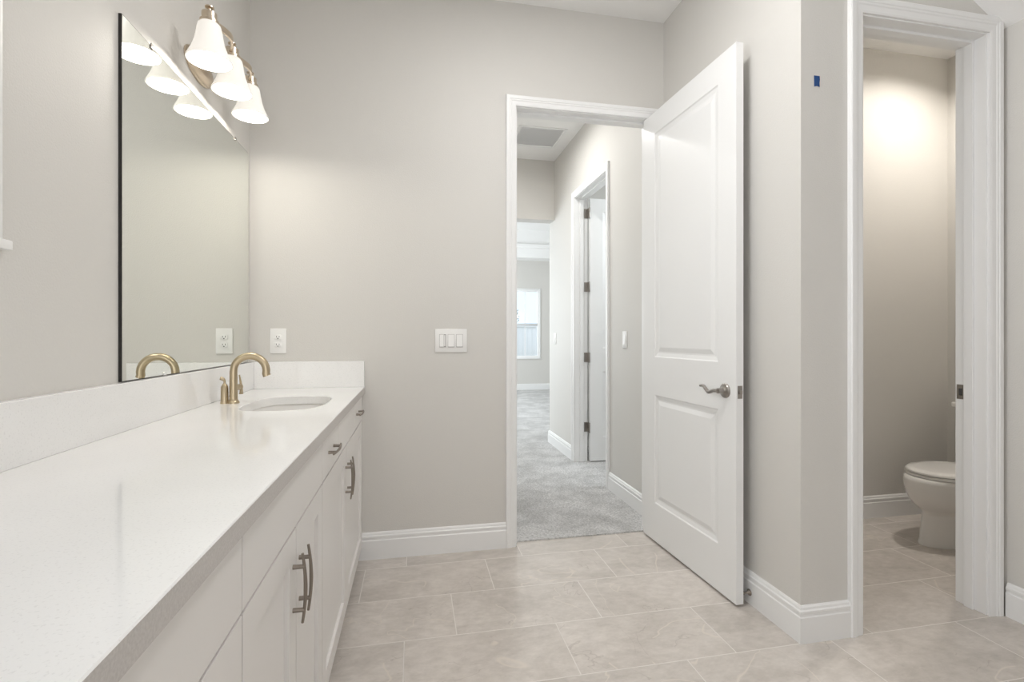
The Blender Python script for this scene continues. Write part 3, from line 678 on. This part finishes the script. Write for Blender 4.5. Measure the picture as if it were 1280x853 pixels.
def hall_switch(label, y):
    r_ = thing('light_switch', label, 'light switch', (HX1, y, 1.15), group='single hallway switches')
    bm = BM(); box(bm, HX1 - 0.006, HX1 - 0.0003, y - 0.036, y + 0.036, 1.15 - 0.06, 1.15 + 0.06, 0.0025); part('plate', bm, M['plastic'], r_)
    bm = BM(); x0 = HX1 - 0.0055
    vv = [bm.verts.new(p) for p in ((x0, y - 0.0165, 1.117), (x0, y + 0.0165, 1.117), (x0, y + 0.0165, 1.183), (x0, y - 0.0165, 1.183), (x0 - 0.007, y - 0.0165, 1.117), (x0 - 0.007, y + 0.0165, 1.117), (x0 - 0.002, y + 0.0165, 1.183), (x0 - 0.002, y - 0.0165, 1.183))]
    for f_ in ((0, 1, 2, 3), (4, 7, 6, 5), (0, 4, 5, 1), (1, 5, 6, 2), (2, 6, 7, 3), (3, 7, 4, 0)): bm.faces.new([vv[j] for j in f_])
    part('rocker', bm, M['plastic'], r_, smooth=False)
hall_switch('white single switch on the hallway wall next to the open white door', 3.25)
hall_switch('white single switch at the far end of the hallway wall', 5.00)

# blue tape on the toilet wall
bm = BM(); n_ = 6; a = []
pts_ = [(1.518, 2.184), (1.5435, 2.184), (1.5445, 2.170), (1.5425, 2.158), (1.5435, 2.142), (1.531, 2.1445), (1.519, 2.141), (1.5185, 2.165)]
loft(bm, [[Vector((x, YT - 0.0002, z)) for x, z in pts_], [Vector((x, YT - 0.0010, z)) for x, z in pts_]])
o = finish('tape_strip', bm, M['tape'], False); o['label'] = 'tiny blue masking tape strip on the wall left of the toilet doorway'; o['category'] = 'tape'

# door stop on the baseboard behind the open door
ds = thing('door_stop', 'dark metal door stop on the baseboard behind the open door', 'door stop', (XR - 0.016, 1.903, 0.052))
bm = BM(); lathe(bm, (XR - 0.016, 1.903, 0.052), [(0.014, 0), (0.014, -0.003), (0.008, -0.008), (0.005, -0.012), (0.0042, -0.020), (0.0042, -0.030)], 'X', 20); part('rod', bm, M['pull'], ds)
bm = BM(); lathe(bm, (XR - 0.048, 1.903, 0.052), [(0.0075, 0.004), (0.0085, 0.0), (0.0085, -0.004), (0.006, -0.006)], 'X', 16); part('rubber_tip', bm, M['pull'], ds)

# ------------------------------------------------------------------ hall ceiling grille, recessed lights
gv = thing('ceiling_vent', 'square grey return air grille in the hallway ceiling', 'vent', (1.14, 4.45, ZC))
bm = BM()
for x0, x1, y0, y1 in ((0.915, 0.945, 4.225, 4.675), (1.335, 1.365, 4.225, 4.675), (0.945, 1.335, 4.225, 4.255), (0.945, 1.335, 4.645, 4.675)): box(bm, x0, x1, y0, y1, ZC - 0.008, ZC - 0.0003, 0.002, 1)
part('frame', bm, M['trim'], gv, smooth=False)
bm = BM(); box(bm, 0.944, 1.336, 4.254, 4.646, ZC - 0.003, ZC - 0.0004)
for i in range(26):
    y = 4.262 + i * 0.0148; loft(bm, [[Vector((x, y, ZC - 0.0065)), Vector((x, y + 0.010, ZC - 0.003)), Vector((x, y + 0.0115, ZC - 0.003)), Vector((x, y + 0.0015, ZC - 0.0065))] for x in (0.945, 1.335)])
part('louvres', bm, M['grille'], gv, smooth=False)
def downlight(label, x, y, r_):
    d_ = thing('recessed_light', label, 'ceiling light', (x, y, ZC))
    bm = BM(); lathe(bm, (x, y, ZC), [(r_ + 0.02, -0.0004), (r_ + 0.02, -0.004), (r_ + 0.004, -0.007), (r_, -0.007), (r_, -0.0004)], 'Z', 32); part('trim_ring', bm, M['trim'], d_)
    bm = BM(); lathe(bm, (x, y, ZC), [(r_ - 0.001, -0.0006), (r_ - 0.001, -0.003)], 'Z', 32); part('lens', bm, M['lens'], d_)
downlight('round recessed light in the toilet room ceiling', 3.10, 2.17, 0.085)
downlight('round recessed light in the hallway ceiling', 0.80, 3.85, 0.070)
downlight('added round fill light in the bathroom ceiling above the frame', 0.55, 1.48, 0.25)  # ring and lens added for the ceiling fill

# ------------------------------------------------------------------ toilet (faces -X, tank on the right wall)
TY = 2.25; TXF = 2.705; TXB = 3.515
tl = thing('toilet', 'white toilet seen through the right doorway', 'toilet', (3.0, TY, 0))
def egg(x0, x1, w_, z, n=44, e=2.2, skew=0.58):
    """egg outline: nose at x0 (toward -X), widest at skew"""
    xm = x0 + (x1 - x0) * skew; out = []
    for i in range(n):
        a = 2 * PI * i / n; ca, sa = math.cos(a), math.sin(a)
        L_ = (x1 - xm) if ca > 0 else (xm - x0)
        ee = 2.6 if ca > 0 else 2.05
        out.append(Vector((xm + L_ * math.copysign(abs(ca) ** (2 / ee), ca), TY + w_ * math.copysign(abs(sa) ** (2 / ee), sa), z)))
    return out
bm = BM()
loft(bm, [egg(2.800, 3.44, 0.112, 0.0), egg(2.800, 3.44, 0.114, 0.012), egg(2.808, 3.43, 0.110, 0.030), egg(2.818, 3.42, 0.106, 0.10), egg(2.824, 3.42, 0.104, 0.165), egg(2.822, 3.42, 0.108, 0.185),
          egg(2.806, 3.42, 0.126, 0.202), egg(2.780, 3.42, 0.148, 0.225), egg(2.757, 3.42, 0.167, 0.255), egg(2.742, 3.42, 0.180, 0.290), egg(2.734, 3.42, 0.187, 0.330), egg(2.733, 3.42, 0.188, 0.360), egg(2.738, 3.41, 0.185, 0.378), egg(2.752, 3.40, 0.174, 0.384)])
part('bowl', bm, M['porcelain'], tl, angle=60)
bm = BM(); loft(bm, [egg(2.770, 3.19, 0.174, 0.3845), egg(2.764, 3.19, 0.178, 0.388), egg(2.764, 3.19, 0.178, 0.396), egg(2.770, 3.19, 0.174, 0.400)]); part('seat', bm, M['porcelain'], tl, angle=50)
bm = BM(); loft(bm, [egg(2.770, 3.20, 0.173, 0.4025), egg(2.764, 3.20, 0.177, 0.406), egg(2.765, 3.20, 0.176, 0.414), egg(2.777, 3.195, 0.168, 0.421), egg(2.81, 3.18, 0.13, 0.4245), egg(2.93, 3.1, 0.05, 0.426)]); part('lid', bm, M['porcelain'], tl, angle=50)
bm = BM(); box(bm, 3.23, 3.515, TY - 0.165, TY + 0.165, 0.30, 0.395, 0.02, 3); part('tank_base', bm, M['porcelain'], tl)
bm = BM(); box(bm, 3.31, 3.515, TY - 0.215, TY + 0.215, 0.395, 0.73, 0.025, 4); tk = part('tank', bm, M['porcelain'], tl)
bm = BM(); box(bm, 3.30, 3.518, TY - 0.225, TY + 0.225, 0.731, 0.765, 0.01, 3); part('tank_lid', bm, M['porcelain'], tk, tl)
bm = BM(); tube(bm, [(3.312, TY - 0.15, 0.68), (3.295, TY - 0.15, 0.68), (3.290, TY - 0.13, 0.678), (3.288, TY - 0.07, 0.672)], [0.009, 0.009, 0.008, 0.006], 12); part('flush_lever', bm, M['nickel'], tk, tl)
